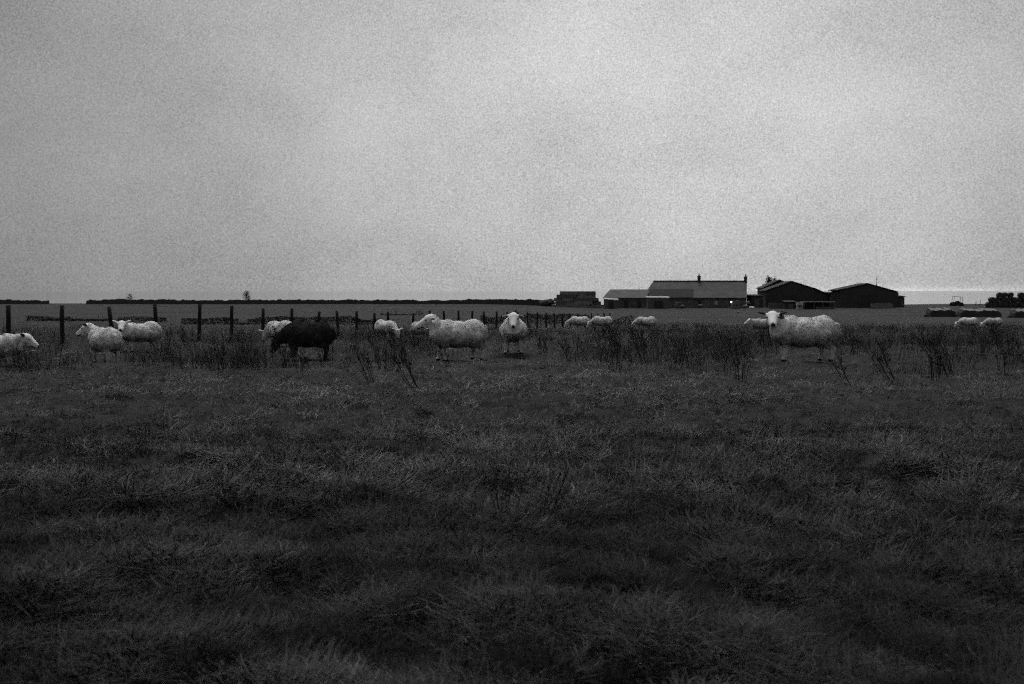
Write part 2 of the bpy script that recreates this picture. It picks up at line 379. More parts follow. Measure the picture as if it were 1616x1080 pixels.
tk.box(a.x, b_.x, 231, 232.3, g+.95, a.z); tk.box(a.x+.1, a.x+.25, 231.1, 232.2, g-.1, g+.95); tk.box(b_.x-.25, b_.x-.1, 231.1, 232.2, g-.1, g+.95)
tag(tk.build('feed_hopper', m_pale), 'pale feed hopper on legs at the left end of the open shelter', 'feed hopper')

# ---- low pale wall by right barn, concrete panels by left barn
def px_wall(x0, x1, yt, Y, th, m, name, label, cat, seed=0, rough=.06):
    n = max(6, int((x1-x0)/1.5)); mb_ = MB(); vs = []
    for k in range(n+1):
        px_ = x0+(x1-x0)*k/n; p = P3(px_, yt, Y); z = p.z + rough*float(vn(k*.8, seed)); g = gz(p.x, Y)-.3
        vs += [(p.x, Y, g), (p.x, Y, z), (p.x, Y+th, z), (p.x, Y+th, g)]
    fs = []
    for k in range(n):
        a = 4*k
        for j in range(3): fs.append((a+j, a+j+1, a+j+5, a+j+4))
    fs += [(0, 1, 2, 3), (4*n+3, 4*n+2, 4*n+1, 4*n)]
    mb_.add(vs, fs); o = mb_.build(name, m); tag(o, label, cat); return o
px_wall(1375, 1409, 479.2, 238, .3, mat('pale_concrete', .11, .17, 1.5, .9), 'concrete_wall', 'low pale concrete wall in front of the right barn', 'wall', 1, .03)
px_wall(1213, 1237, 478.2, 240, .3, m_grey, 'yard_wall', 'low grey yard wall in front of the left barn', 'wall', 2, .04)

# ---- yard lamp (lit), tank in cage, bags, car
m_em = bpy.data.materials.new('lamp_glow'); m_em.use_nodes = True
be = m_em.node_tree.nodes['Principled BSDF']; be.inputs['Emission Color'].default_value = (1, 1, 1, 1); be.inputs['Emission Strength'].default_value = 4.0
Yl = 240.0; lp = spot(1153, Yl); yl = empty('yard_lamp', lp); tag(yl, 'small lit lamp on a short post beside the caged tank', 'lamp')
zt = P3(1153, 477, Yl).z
m_ = MB(); m_.tube([(lp.x, Yl+.2, lp.z-.2), (lp.x, Yl+.2, zt)], [.05, .05], 6); m_.build('post', m_metal, yl)
bm = bmesh.new(); bmesh.ops.create_icosphere(bm, subdivisions=2, radius=.16); me = bpy.data.meshes.new('bulb'); bm.to_mesh(me); bm.free(); me.materials.append(m_em)
o = link('bulb', me); o.location = (lp.x, Yl, zt); o.parent = yl; o.matrix_parent_inverse = parent_inv(yl)
Yt = 239.0; a = P3(1156, 474.3, Yt); b_ = P3(1168.2, 474.3, Yt); g = gz(a.x, Yt)
ib = empty('caged_tank', ((a.x+b_.x)/2, Yt, g)); tag(ib, 'pale plastic water tank in a square metal cage by the farmhouse', 'tank')
m_ = MB(); m_.box(a.x+.06, b_.x-.06, Yt+.06, Yt+1.4, g+.15, a.z-.06); m_.build('tank', mat('tank_plastic', .17, .24, 3, .5), ib)
m_ = MB()
for k in range(7):
    x = a.x+(b_.x-a.x)*k/6; m_.box(x-.02, x+.02, Yt, Yt+.04, g, a.z)
    z = g+.15+(a.z-g-.15)*k/6; m_.box(a.x, b_.x, Yt-.03, Yt-.002, z-.02, z+.02)
m_.build('cage', m_metal, ib); m_ = MB(); m_.box(a.x, b_.x, Yt, Yt+1.5, g-.1, g+.12); m_.build('pallet', m_wood, ib)
def lump(name, px_, py_, wpx, hpx, Y, m, label, cat, group=None, seed=0):
    p = P3(px_, py_, Y); s = Y/F; bm = bmesh.new(); bmesh.ops.create_icosphere(bm, subdivisions=2, radius=1)
    for v in bm.verts:
        n = 1+.22*float(vn(v.co.x*2+seed*3.1, v.co.z*2+v.co.y*1.7+seed))
        v.co = Vector((v.co.x*wpx*s/2*n, v.co.y*wpx*s/2*n, v.co.z*hpx*s/2*n))
    me = bpy.data.meshes.new(name); bm.to_mesh(me); bm.free(); me.materials.append(m)
    o = link(name, me); o.location = (p.x, Y, max(p.z, gz(p.x, Y)+hpx*s*.3)); o.rotation_euler = (0, 0, seed); tag(o, label, cat, group); return o
lump('white_sack', 1186, 486, 9, 5, 236, m_white, 'brightest white sack lying right of the farmhouse gable', 'sack', None, 1)
lump('white_sack', 1176, 484, 9, 6, 239, m_grey, 'dull grey sack heap beside the caged tank', 'sack', None, 2)
lump('white_sack', 1181, 478.5, 7, 6, 241, m_grey, 'grey sack leaning on top of the heap by the gable', 'sack', None, 3)
lump('white_sack', 1165, 493, 5, 2.5, 190, m_grey, 'small pale sack in the grass in front of the caged tank', 'sack', None, 4)
lump('white_sack', 1077, 483, 7, 4, 238, m_grey, 'grey sack on the ground in front of the middle of the farmhouse', 'sack', None, 5)
lump('white_sack', 1105, 482.5, 8, 4, 238, m_grey, 'flat grey sack below the middle chimney', 'sack', None, 6)
lump('white_sack', 1235, 491.5, 7, 4, 190, m_grey, 'grey sack in the grass in front of the left barn', 'sack', None, 7)
lump('white_sack', 1420, 488.4, 7, 2.6, 225, m_grey, 'small pale sack at the foot of the right barn lean-to', 'sack', None, 8)
lump('dung_heap', 864, 478, 26, 13, 244, m_wall, 'dark mound at the end of the skyline wall, left of the bale stack', 'heap', None, 9)
# parked car in front of the house
Yc = 241.0; a = P3(1067, 475, Yc); b_ = P3(1081, 475, Yc); g = gz(a.x, Yc)
# seen end-on: a small dark hatchback
car = empty('parked_car', ((a.x+b_.x)/2, Yc, g)); tag(car, 'small grey car parked end-on in front of the farmhouse', 'car')
cx = (a.x+b_.x)/2; m_car = mat('car_paint', .07, .09, 2, .35, 0, 2, (1, 1, 1), .5)
m_ = MB(); m_.prism([(cx-.85, g+.25), (cx+.85, g+.25), (cx+.87, g+.8), (cx+.66, g+1.42), (cx-.66, g+1.42), (cx-.87, g+.8)], Yc, Yc+3.9); m_.build('body', m_car, car)
m_ = MB(); m_.prism([(cx-.68, g+.88), (cx+.68, g+.88), (cx+.56, g+1.3), (cx-.56, g+1.3)], Yc-.03, Yc-.004); m_.build('rear_window', m_glass, car)
for sx in (-1, 1):
    for yy in (Yc+.6, Yc+3.1):
        m_ = MB(); m_.tube([(cx+sx*.6, yy, g+.3), (cx+sx*.84, yy, g+.3)], [.3, .3], 12); m_.build('wheel', m_tyre, car)

# ---- left stack: big square bales
def bale_mesh(lx, ly, lz, name, m):
    bm = bmesh.new(); bmesh.ops.create_cube(bm, size=1)
    bmesh.ops.scale(bm, vec=(lx, ly, lz), verts=bm.verts)
    bmesh.ops.bevel(bm, geom=bm.edges[:], offset=.03, segments=1, affect='EDGES')
    me = bpy.data.meshes.new(name); bm.to_mesh(me); bm.free(); me.materials.append(m); return me
Yb = 240.0; sx_ = Yb/F
bale_me = bale_mesh(2.26, 2.4, .808, 'square_bale', m_bale)
bale_mes = [bale_me, bale_mesh(2.26, 2.4, .808, 'square_bale', mat('grey_straw_bale', .06, .13, 3, .95, .5)), bale_mesh(2.26, 2.4, .808, 'square_bale', mat('pale_straw_bale', .12, .24, 3, .95, .5))]
ORD = ['first', 'second', 'third', 'fourth', 'fifth', 'sixth', 'seventh', 'eighth', 'ninth', 'tenth', 'eleventh', 'twelfth']
rows = [(873, 955, 486.5), (875, 946, 481.2), (876, 945, 475.9), (878, 940, 470.6), (883, 938, 465.3)]
k = 0
for r_i, (x0, x1, yb_) in enumerate(rows):
    n = int(round((x1-x0)*sx_/2.27)); xs = P3(x0, 475, Yb).x
    sh_ = random.uniform(-.5, .5)
    for j in range(n):
        o = link('square_bale', random.choice(bale_mes))
        x = xs + sh_ + ((x1-x0)*sx_)*(j+.5)/n
        z = P3(900, yb_, Yb).z + .42
        o.location = (x, Yb+1.2+random.uniform(-.3, .3), z); o.rotation_euler = (0, random.uniform(-.006, .012), random.uniform(-.012, .012))
        lab = ['bottom', 'second lowest', 'middle', 'second highest', 'top'][r_i]
        tag(o, f'{ORD[j]} straw bale from the left in the {lab} layer of the square stack', 'straw bale', 'square bales in the stack left of the byre')
# ---- right stack: black wrapped round bales
bm = bmesh.new(); bmesh.ops.create_cone(bm, cap_ends=True, segments=18, radius1=.62, radius2=.62, depth=1.2)
bmesh.ops.rotate(bm, matrix=Matrix.Rotation(R(90), 3, 'X'), verts=bm.verts)
ee = [e for e in bm.edges if len(e.link_faces) == 2 and any(len(f.verts) > 4 for f in e.link_faces)]
bmesh.ops.bevel(bm, geom=ee, offset=.09, segments=2, affect='EDGES')
rb_me = bpy.data.meshes.new('round_bale'); bm.to_mesh(rb_me); bm.free(); rb_me.materials.append(m_wrap)
Yr = 236.0; x0 = P3(1556, 480, Yr).x; zb = P3(1580, 492, Yr).z
for tier, (st, n) in enumerate(((.0, 12), (.62, 11), (1.35, 10), (3.1, 8))):
    for j in range(n):
        if tier == 3 and j == 3: continue
        o = link('round_bale', rb_me)
        o.location = (x0+st+1.26*j+random.uniform(-.03, .03), Yr+random.uniform(-.2, .2), zb+.62+1.10*tier)
        o.rotation_euler = (0, random.uniform(0, 6), random.uniform(-.08, .08))
        lab = ['bottom', 'second', 'third', 'top'][tier]
        tag(o, f'{ORD[j]} black bale from the left in the {lab} tier of the round bales', 'silage bale', 'round bales stacked at the right edge')

# ---- banks with pale tops at the right
m_crest = mat('bleached_bank_grass', .13, .24, 3, .95)
def bank(x0, x1, yt, Y, label):
    n = 40; a = P3(x0, yt, Y); b_ = P3(x1, yt, Y); me_v = []; fs = []
    prof = [(-.9, 0), (-.75, .78), (.2, 1.0), (.6, .98), (1.0, .6), (1.3, 0)]
    for k in range(n+1):
        f = k/n; x = a.x+(b_.x-a.x)*f; g = gz(x, Y)-.1; h = a.z-g
        e = min(1, .3+2.2*math.sqrt(max(0, min(f, 1-f))))*(1+.12*float(vn(k*.31, x)))
        for (dy, hz) in prof:
            me_v.append((x+.1*float(vn(k*.9, dy*3)), Y+dy, g+h*hz*e*(1+.07*float(vn(k*.7, hz*4+x)))))
    m = len(prof)
    for k in range(n):
        for j in range(m-1): fs.append((k*m+j, k*m+j+1, (k+1)*m+j+1, (k+1)*m+j))
    fs += [tuple(range(m)), tuple(range(n*m, n*m+m))]
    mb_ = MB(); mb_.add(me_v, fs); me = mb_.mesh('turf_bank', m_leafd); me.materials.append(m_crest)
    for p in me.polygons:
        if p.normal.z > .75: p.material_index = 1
    o = link('turf_bank', me); tag(o, label, 'bank'); return o
bank(1463, 1506, 486.8, 152, 'dark turf bank with a pale crest, left of the longer bank')
bank(1511, 1577, 487.4, 150, 'longer dark turf bank with pale crest in front of the tractor')
bank(1596, 1650, 488.2, 144, 'dark turf bank with pale crest running off the right edge')

# ---- tractor with bare roll frame
Yq = 262.0; s = Yq/F; p0 = P3(1503, 481, Yq); g = gz(p0.x, Yq)
tr = empty('tractor', (p0.x+1.4, Yq, g)); tag(tr, 'distant dark tractor with an open roll frame on the right skyline', 'tractor')
xa = p0.x; zf = P3(1505, 468.3, Yq).z; zg = P3(1505, 478.5, Yq).z - .9
def tb(pts, r, name, m, n=6):
    mb_ = MB(); mb_.tube(pts, [r]*len(pts), n); return mb_.build(name, m, tr)
for yy in (Yq, Yq+1.1):
    tb([(xa+.3, yy, zg+.6), (xa+.45, yy, zf), (xa+2.6, yy, zf-.12), (xa+2.75, yy, zg+.5)], .06, 'roll_frame', m_metal)
m_ = MB(); m_.prism([(xa+.3, zg+.3), (xa+3.1, zg+.3), (xa+3.0, zg+.8), (xa+2.2, zg+1.1), (xa+1.7, zg+1.5), (xa+1.2, zg+1.4), (xa+1.0, zg+.9), (xa+.3, zg+.9)], Yq+.1, Yq+1.0); m_.build('body', m_slate_dark, tr)
for xx, r in ((xa+.55, .7), (xa+2.6, .5)):
    for yy in (Yq-.2, Yq+1.0):
        m_ = MB(); m_.tube([(xx, yy, zg-.2+r), (xx, yy+.35, zg-.2+r)], [r, r], 16); m_.build('wheel', m_tyre, tr)
for px_, yt in ((1545.5, 473.6), (1539, 476.2)):
    p = spot(px_, 268); zt = P3(px_, yt, 268).z; m_ = MB(); m_.tube([(p.x, 268, p.z-.3), (p.x+.05, 268, zt)], [.1, .08], 7)
    tag(m_.build('wooden_post', m_wood), ('taller' if px_ > 1542 else 'shorter') + ' lone post on the skyline right of the tractor', 'post')

# ------------------------------------------------------------------ skyline dry stone walls and field hedges
def stone_wall(x0, x1, tops, Y, label, seed):
    n = int((x1-x0)/1.6); vs = []; fs = []
    for k in range(n+1):
        px_ = x0+(x1-x0)*k/n; yt = np.interp(px_, [t_[0] for t_ in tops], [t_[1] for t_ in tops])
        p = P3(px_, yt, Y); g = gz(p.x, Y)-.3; z = p.z + .15*float(vn(k*.22, seed)) + .10*float(vn(k*.9, seed+5)); j = .05*float(vn(k*.8, seed+9))
        vs += [(p.x, Y-.38, g), (p.x, Y-.3+j, (g+z)/2), (p.x, Y-.22+j, z-.06), (p.x, Y+.05, z), (p.x, Y+.3, z-.08), (p.x, Y+.4, g)]
    for k in range(n):
        for j in range(5): fs.append((6*k+j, 6*k+j+1, 6*k+j+7, 6*k+j+6))
    fs += [tuple(range(6)), tuple(range(6*n, 6*n+6))]
    mb_ = MB(); mb_.add(vs, fs); o = mb_.build('dry_stone_wall', m_wall); tag(o, label, 'stone wall'); return o
stone_wall(-60, 77, [(-60, 471.5), (77, 474.5)], 250, 'short dry stone wall on the skyline at the far left edge', 1)
stone_wall(136.5, 872, [(136, 474), (190, 472.2), (330, 474), (420, 473.2), (560, 473.2), (690, 474.4), (740, 472.6), (872, 473.0)], 250, 'long dark dry stone wall along the skyline from the gap to the bale stack', 2)

def leaf_cloud(n, sample, size):
    c = np.array([sample() for _ in range(n)]); d = rng.normal(size=(n, 3)); d /= np.linalg.norm(d, axis=1)[:, None]
    e = rng.normal(size=(n, 3)); e -= (e*d).sum(1)[:, None]*d; e /= np.linalg.norm(e, axis=1)[:, None]
    s = size*rng.uniform(.6, 1.5, n)[:, None]
    v = np.stack([c-d*s, c+e*s*.5, c+d*s, c-e*s*.5], 1).reshape(-1, 3)
    return v.tolist(), [(4*k, 4*k+1, 4*k+2, 4*k+3) for k in range(n)]
def hedge(x0, x1, y0, Y, label, dens=55, seed=0, wid=.5):
    """low scrubby field hedge seen from px x0 to x1, tops about y0"""
    xa, xb = P3(x0, y0, Y).x, P3(x1, y0, Y).x; n = int((xb-xa)*dens*4.5)
    def smp():
        x = random.uniform(xa, xb); px_ = 808+(x/Y)*F
        h = (P3(px_, y0, Y).z-gz(x, Y))*(.72+.38*float(vn(x*.55, seed))) * (0.35 if vn(x*.21, seed+3) < -.45 else 1)
        f = random.random()**.75
        return (x, Y+random.gauss(0, wid)*(1.1-.6*f), gz(x, Y)+max(.15, h)*f)
    v, f = leaf_cloud(n, smp, .075); mb_ = MB(); mb_.add(v, f)
    root = empty('field_hedge', ((xa+xb)/2, Y, gz((xa+xb)/2, Y))); tag(root, label, 'hedge')
    mb_.build('foliage', m_leafd, root)
    mb_ = MB()
    for q_ in range(max(6, int((xb-xa)*1.2))):
        x = random.uniform(xa, xb); g = gz(x, Y); h = .8*(P3(808+(x/Y)*F, y0, Y).z-g)
        mb_.tube([(x, Y, g-.1), (x+random.uniform(-.2, .2), Y+random.uniform(-.2, .2), g+max(.2, h))], [.025, .01], 4)
    st_ = mb_.build('stems', m_twig, root); st_['kind'] = 'stuff'
hedge(42, 172, 495, 100, 'ragged dark hedge behind the posts at far left', 60, 1)
hedge(184, 262, 500, 96, 'thin low hedge behind the sheep looking at the camera on the left', 40, 2)
hedge(287, 600, 500, 88, 'long low dark hedge behind the middle fence posts', 75, 3)
hedge(600, 668, 487.5, 135, 'short rush clump hedge in the pale field left of centre', 30, 4)
hedge(758, 830, 496, 92, 'dark hedge behind the front facing sheep', 70, 5)
hedge(828, 930, 493.5, 97, 'dark hedge behind the wooden hurdle and grazing sheep', 75, 6)
hedge(935, 1000, 497, 92, 'low dark hedge behind the second grazing sheep', 45, 7)
# hurdle in front of hedge
Yh = 90.0; hd = empty('hurdle', spot(857, Yh)); tag(hd, 'pale weathered hurdle right of the front facing sheep', 'hurdle')
m_hur = mat('pale_hurdle', .06, .11, 6, .9)
zt = P3(857, 497.5, Yh).z; zb = P3(857, 504.5, Yh).z; xa, xb = P3(828, 500, Yh).x, P3(886, 500, Yh).x
for z in (zt, (zt+zb)/2):
    m_ = MB(); m_.box(xa, xb, Yh-.03, Yh+.03, z-.045, z+.045); m_.build('rail', m_hur, hd)
for k in range(8):
    x = xa+(xb-xa)*k/7; m_ = MB(); m_.box(x-.045, x+.045, Yh-.08, Yh-.032, gz(x, Yh)-.1, zt+.05); m_.build('upright', m_hur, hd)

# ---- bare trees
def bare_tree(px_, yt, Y, wpx, label, name, nb=26, lean=0.0, seed=3, f0=.25):
    rd = random.Random(seed); p = spot(px_, Y); H = P3(px_, yt, Y).z-p.z; W = wpx*Y/F/2
    root = empty(name, p); tag(root, label, 'tree' if H > 2.5 else 'bush')
    mb_ = MB(); tr_h = H*.35
    mb_.tube([p-Vector((0, 0, .3)), p+Vector((lean*.3, 0, tr_h)), p+Vector((lean, 0, H*.92))], [H*.03, H*.02, H*.005], 6); mb_.build('trunk', m_twig, root)
    mb_ = MB()
    for k in range(nb):
        f = rd.uniform(f0, .9); st = p+Vector((lean*f, 0, H*f)); a = rd.uniform(0, 6.28); l = W*(1.15-f*.8)*rd.uniform(.6, 1.1)
        d = Vector((math.cos(a)*l, math.sin(a)*l, l*rd.uniform(.4, 1.3))); mid = st+d*.5+Vector((0, 0, -.05*l)); e = st+d
        mb_.tube([st, mid, e], [H*.010, H*.007, H*.003], 4)
        for q_ in range(5):
            s0 = st+d*rd.uniform(.35, .95); a2 = rd.uniform(0, 6.28)
            e2 = s0+Vector((math.cos(a2)*l*.3, math.sin(a2)*l*.3, l*rd.uniform(.1, .5))); mb_.tube([s0, e2], [H*.005, H*.0025], 3, False)
            for _ in range(2):
                e3 = e2+Vector((rd.uniform(-1, 1), rd.uniform(-1, 1), rd.uniform(0, 1)))*l*.16; mb_.tube([s0.lerp(e2, .6), e3], [H*.004, H*.002], 3, False)
    mb_.build('crown', m_twig, root)
bare_tree(1216, 439, 285, 34, 'bare leafless tree showing above the left barn roof', 'bare_tree', 90, 0, 1, .4)
bare_tree(390, 459.5, 252, 16, 'small bare conical bush on the skyline wall above the middle posts', 'bare_bush', 60, 0, 2, .02)
bare_tree(205, 465, 252, 14, 'tiny bare bush on the skyline wall at left', 'bare_bush', 40, .3, 3, .02)
pp = spot(814, 60); m_ = MB(); m_.tube([pp-Vector((0, 0, .3)), Vector((pp.x, 60, P3(814, 489, 60).z))], [.05, .045], 7)
tag(m_.build('wooden_post', m_wood), 'lone dark stake showing above the head of the front facing sheep', 'post')

# ------------------------------------------------------------------ post and wire fence
Y0 = 27.2; a0 = -.5048; fa, fb = .0247, .0652
fence = empty('wire_fence', (a0*Y0, Y0, gz(a0*Y0, Y0))); tag(fence, 'post and wire fence of dark round stakes receding behind the sheep', 'fence')
pts = []
topy = {0: 482, 1: 482, 2: 484, 3: 480.5, 4: 480.5, 5: 482.5, 6: 487, 7: 487, 8: 491.5, 9: 491, 10: 491.5, 11: 494, 12: 493, 13: 494.5}
pxs = {0: 14.5, 1: 99.5, 2: 180, 3: 250, 4: 315, 5: 366.5, 6: 415, 7: 460.5, 8: 500.5, 9: 534.5, 10: 563.5, 11: 591, 12: 614}
post_me = []
for v_ in range(4):
    rd = random.Random(v_); m_ = MB(); n = 5
    m_.tube([(rd.uniform(-.008, .008), rd.uniform(-.008, .008), -.4+k*(1.4)/(n-1)) for k in range(n)], [.066, .064, .066, .062, .060+rd.uniform(-.004, .004)], 9)
    post_me.append(m_.mesh('fence_post', m_wood, True))
for k in range(-2, 34):
    d = Y0*(1+k*fb); x = (a0+k*fa)*Y0
    if k in pxs: x = (pxs[k]-808)/F*d*1.003
    z = gz(x, d); yt = topy.get(k, None)
    h = (P3(808+x/d*F, yt, d).z - z) if yt else 1.12+random.uniform(-.06, .04)
    o = link('fence_post', post_me[k % 4], fence); o.matrix_parent_inverse = parent_inv(fence)
    o.location = (x, d, z); o.scale = (1, 1, h); ln = {2: .10, 3: .05, 8: .11, 4: .03, 9: -.05}.get(k, random.uniform(-.04, .04))
    # the head leans, so shift the foot the other way
    o.rotation_euler = (random.uniform(-.03, .03), (-ln if k in (2, 3) else ln), random.uniform(0, 6) if k not in (2, 3, 8, 4, 9) else 0)
    pts.append((x, d, z, h))
for j, fz in enumerate((.25, .55, .80, .95)):
    m_ = MB(); cs = []; rr = []
    for q_ in range(len(pts)-1):
        for f in (0, .33, .66):
            A, B = pts[q_], pts[q_+1]; p = [A[i]*(1-f)+B[i]*f for i in range(3)]; hh = A[3]*(1-f)+B[3]*f
            cs.append((p[0], p[1]-.07, p[2]+hh*fz - (.02 if f else 0))); rr.append(.0035)
    m_.tube(cs, rr, 4); m_.build('wire', m_wire, fence)

# ------------------------------------------------------------------ sheep
def wool_mat(name, lo, hi, mud_shade=True):
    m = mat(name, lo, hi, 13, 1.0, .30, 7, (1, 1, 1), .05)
    if mud_shade:      # ragged dirt patches, with belly shade painted into the wool colour by height
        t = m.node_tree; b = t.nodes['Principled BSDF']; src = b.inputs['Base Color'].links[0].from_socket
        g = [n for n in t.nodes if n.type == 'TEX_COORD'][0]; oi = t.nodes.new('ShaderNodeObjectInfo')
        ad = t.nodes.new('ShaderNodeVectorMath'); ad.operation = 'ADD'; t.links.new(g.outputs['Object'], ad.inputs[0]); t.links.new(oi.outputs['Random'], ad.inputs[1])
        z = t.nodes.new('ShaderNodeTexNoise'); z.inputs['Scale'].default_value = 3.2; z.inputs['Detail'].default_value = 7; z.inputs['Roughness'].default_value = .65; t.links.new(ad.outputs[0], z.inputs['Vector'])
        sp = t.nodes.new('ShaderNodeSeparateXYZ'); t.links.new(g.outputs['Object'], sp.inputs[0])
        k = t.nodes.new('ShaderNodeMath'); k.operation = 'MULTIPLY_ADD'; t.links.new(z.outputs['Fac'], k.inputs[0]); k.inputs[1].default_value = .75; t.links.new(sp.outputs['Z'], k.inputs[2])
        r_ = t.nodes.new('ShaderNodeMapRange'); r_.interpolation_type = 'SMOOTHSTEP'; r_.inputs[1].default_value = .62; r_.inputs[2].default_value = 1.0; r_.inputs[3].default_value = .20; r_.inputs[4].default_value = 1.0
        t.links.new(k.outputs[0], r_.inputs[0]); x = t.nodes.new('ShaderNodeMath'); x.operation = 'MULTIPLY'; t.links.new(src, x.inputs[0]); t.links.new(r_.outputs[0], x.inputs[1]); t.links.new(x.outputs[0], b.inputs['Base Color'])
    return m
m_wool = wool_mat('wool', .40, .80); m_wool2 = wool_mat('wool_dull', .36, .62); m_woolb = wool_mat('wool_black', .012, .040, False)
m_face = mat('short_face_hair', .66, .82, 14, .95, .3); m_face_b = mat('black_face_hair', .014, .028, 14, .9, .2)
m_leg = mat('leg_hair', .36, .60, 14, .95, .3)
m_nose = mat('dark_nose', .012, .02, 10, .6); m_ear_d = mat('dark_ear', .03, .06, 10, .9); m_ear_g = mat('grey_ear', .16, .28, 10, .9); m_eye = mat('eye', .005, .008, 5, .15, 0, 2, (1, 1, 1), .5)

def ell(bm, c, r, axis=None, seg=14):
    m = Matrix.Translation(c)
    if axis is not None: m = m @ Vector(axis).to_track_quat('X', 'Z').to_matrix().to_4x4()
    bmesh.ops.create_uvsphere(bm, u_segments=seg, v_segments=seg, radius=1, matrix=m @ Matrix.Diagonal((*r, 1)))
def cap(bm, a, b_, r0, r1, n=7):
    a, b_ = Vector(a), Vector(b_)
    for k in range(n):
        f = k/(n-1); r = r0*(1-f)+r1*f; ell(bm, a.lerp(b_, f), (r, r, r), None, 10)

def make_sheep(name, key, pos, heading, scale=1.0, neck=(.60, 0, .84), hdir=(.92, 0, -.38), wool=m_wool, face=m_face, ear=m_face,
               legs=((0, 0), (.04, 0), (-.05, 0), (.06, 0)), fat=1.0, hs=1.12, shag=1.35, lw=.135, label='', voxel=.016, fuzz=9000, ear_up=.1, roll=0.0):
    s = scale; neck = Vector(neck); hdir = Vector(hdir).normalized()
    bm = bmesh.new()
    ell(bm, (.27, 0, .535), (.27, .225*fat, .255)); ell(bm, (.0, 0, .495), (.40, .275*fat, .262)); ell(bm, (-.32, 0, .555), (.26, .235*fat, .25)); ell(bm, (.20, 0, .60), (.16, .13*fat, .20))
    ell(bm, (-.47, 0, .50), (.13, .17*fat, .19)); ell(bm, (.45, 0, .52), (.12, .14, .17))
    # neck
    n0 = Vector((.36, 0, .60)); cap(bm, n0, neck-hdir*.02, .17, .105, 7)
    cap(bm, Vector((.42, 0, .50)), neck*.6+Vector((.42, 0, .50))*.4+Vector((0, 0, -.03)), .15, .10, 5)
    # head: skull then muzzle
    up = Vector((0, 0, 1)); side = hdir.cross(up).normalized()*-1; upv = side.cross(hdir)*-1
    if upv.z < 0: upv = -upv
    sk = neck + hdir*.02
    ell(bm, sk, (.13*hs, .098*hs, .104*hs), hdir); cap(bm, sk+hdir*.05*hs, sk+hdir*.22*hs - upv*.03*hs, .088*hs, .058*hs, 6)
    ell(bm, sk+hdir*.235*hs-upv*.033*hs, (.052*hs, .052*hs, .05*hs), hdir); ell(bm, sk+hdir*.11*hs-upv*.07*hs, (.10*hs, .05*hs, .042*hs), hdir)
    # legs
    for (lx, ly), (ox, _) in zip(((.30, lw), (.30, -lw)), legs[:2]):
        cap(bm, (lx, ly, .42), (lx+ox*.5, ly*1.0, .235), .095, .052, 6); cap(bm, (lx+ox*.5, ly, .235), (lx+ox, ly, .05), .050, .036, 6); ell(bm, (lx+ox+.012, ly, .03), (.052, .040, .037))
    for (lx, ly), (ox, _) in zip(((-.40, .125), (-.40, -.125)), legs[2:]):
        cap(bm, (-.32, ly, .46), (-.27+ox*.4, ly*1.08, .36), .15, .10, 5); cap(bm, (-.28+ox*.4, ly*1.05, .36), (-.45+ox, ly, .235), .098, .054, 6)
        cap(bm, (-.45+ox, ly, .235), (-.42+ox, ly, .05), .050, .037, 6); ell(bm, (-.408+ox, ly, .03), (.045, .033, .035))
    cap(bm, (-.57, 0, .62), (-.63, 0, .47), .05, .035, 5)          # docked tail
    # ears
    for sg in (-1, 1):
        eb = sk - hdir*.05*hs + side*sg*.08*hs + upv*.04*hs; tip = eb + side*sg*.140 + upv*ear_up*.5 - hdir*.02
        mid = (eb+tip)/2; ell(bm, mid, (.094, .052, .024), tip-eb, 12)
    me = bpy.data.meshes.new(name+'_src'); bm.to_mesh(me); bm.free()
    tmp = bpy.data.objects.new('tmp', me); C.objects.link(tmp)
    md = tmp.modifiers.new('r', 'REMESH'); md.mode = 'VOXEL'; md.voxel_size = voxel; md.use_smooth_shade = True
    ms = tmp.modifiers.new('s', 'SMOOTH'); ms.factor = .5; ms.iterations = 3
    dg = bpy.context.evaluated_depsgraph_get(); dg.update()
    body = bpy.data.meshes.new_from_object(tmp.evaluated_get(dg)); body.name = 'sheep_body'
    bpy.data.objects.remove(tmp); bpy.data.meshes.remove(me)
    n = len(body.vertices); co = np.empty(n*3); body.vertices.foreach_get('co', co); co = co.reshape(-1, 3)
    no = np.empty(n*3); body.vertices.foreach_get('normal', no); no = no.reshape(-1, 3)
    hd_ = (co-np.array(sk)) @ np.array(hdir); dist = np.linalg.norm(co-np.array(sk+hdir*.07), axis=1)
    isface = (dist < .27*hs) & (hd_ > -.075) ; ishead = isface
    ax = np.abs((co-np.array(sk)) @ np.array(side)); uu = (co-np.array(sk)) @ np.array(upv)
    isear = (dist < .30) & (ax > .104*hs) & (hd_ < .03) & (uu > -.02) & (hd_ > -.14)
    isleg = (co[:, 2] < .29)
    wl = np.where(isface | isear, 0, 1.0)*np.clip((co[:, 2]-.22)/.08, 0, 1)
    sd_ = hash(key) % 50 if isinstance(key, int) else sum(map(ord, key)) % 50
    lump_ = .005*vn(co[:, 0]*13+co[:, 1]*5, co[:, 2]*13+co[:, 1]*9, sd_) + .009*vn(co[:, 0]*6+sd_, co[:, 2]*6+co[:, 1]*5, sd_+1) + .004*vn(co[:, 0]*30+co[:, 1]*17, co[:, 2]*30, sd_+2)
    lump_ = lump_ + .009*vn(co[:, 0]*11+sd_, co[:, 1]*11+co[:, 2]*2.5, sd_+3) + .012*vn(co[:, 0]*3.5, co[:, 2]*3.5+sd_, sd_+4); co2 = co + no*(lump_*wl)[:, None]
    body.vertices.foreach_set('co', co2.ravel())
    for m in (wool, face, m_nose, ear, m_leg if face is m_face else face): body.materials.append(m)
    tip = np.array(sk+hdir*.28*hs-upv*.02); mi = []
    tl = np.linalg.norm(co-tip, axis=1)
    mouth = np.abs((co-np.array(sk+hdir*.235*hs-upv*.068*hs)) @ np.array(upv)) < .012
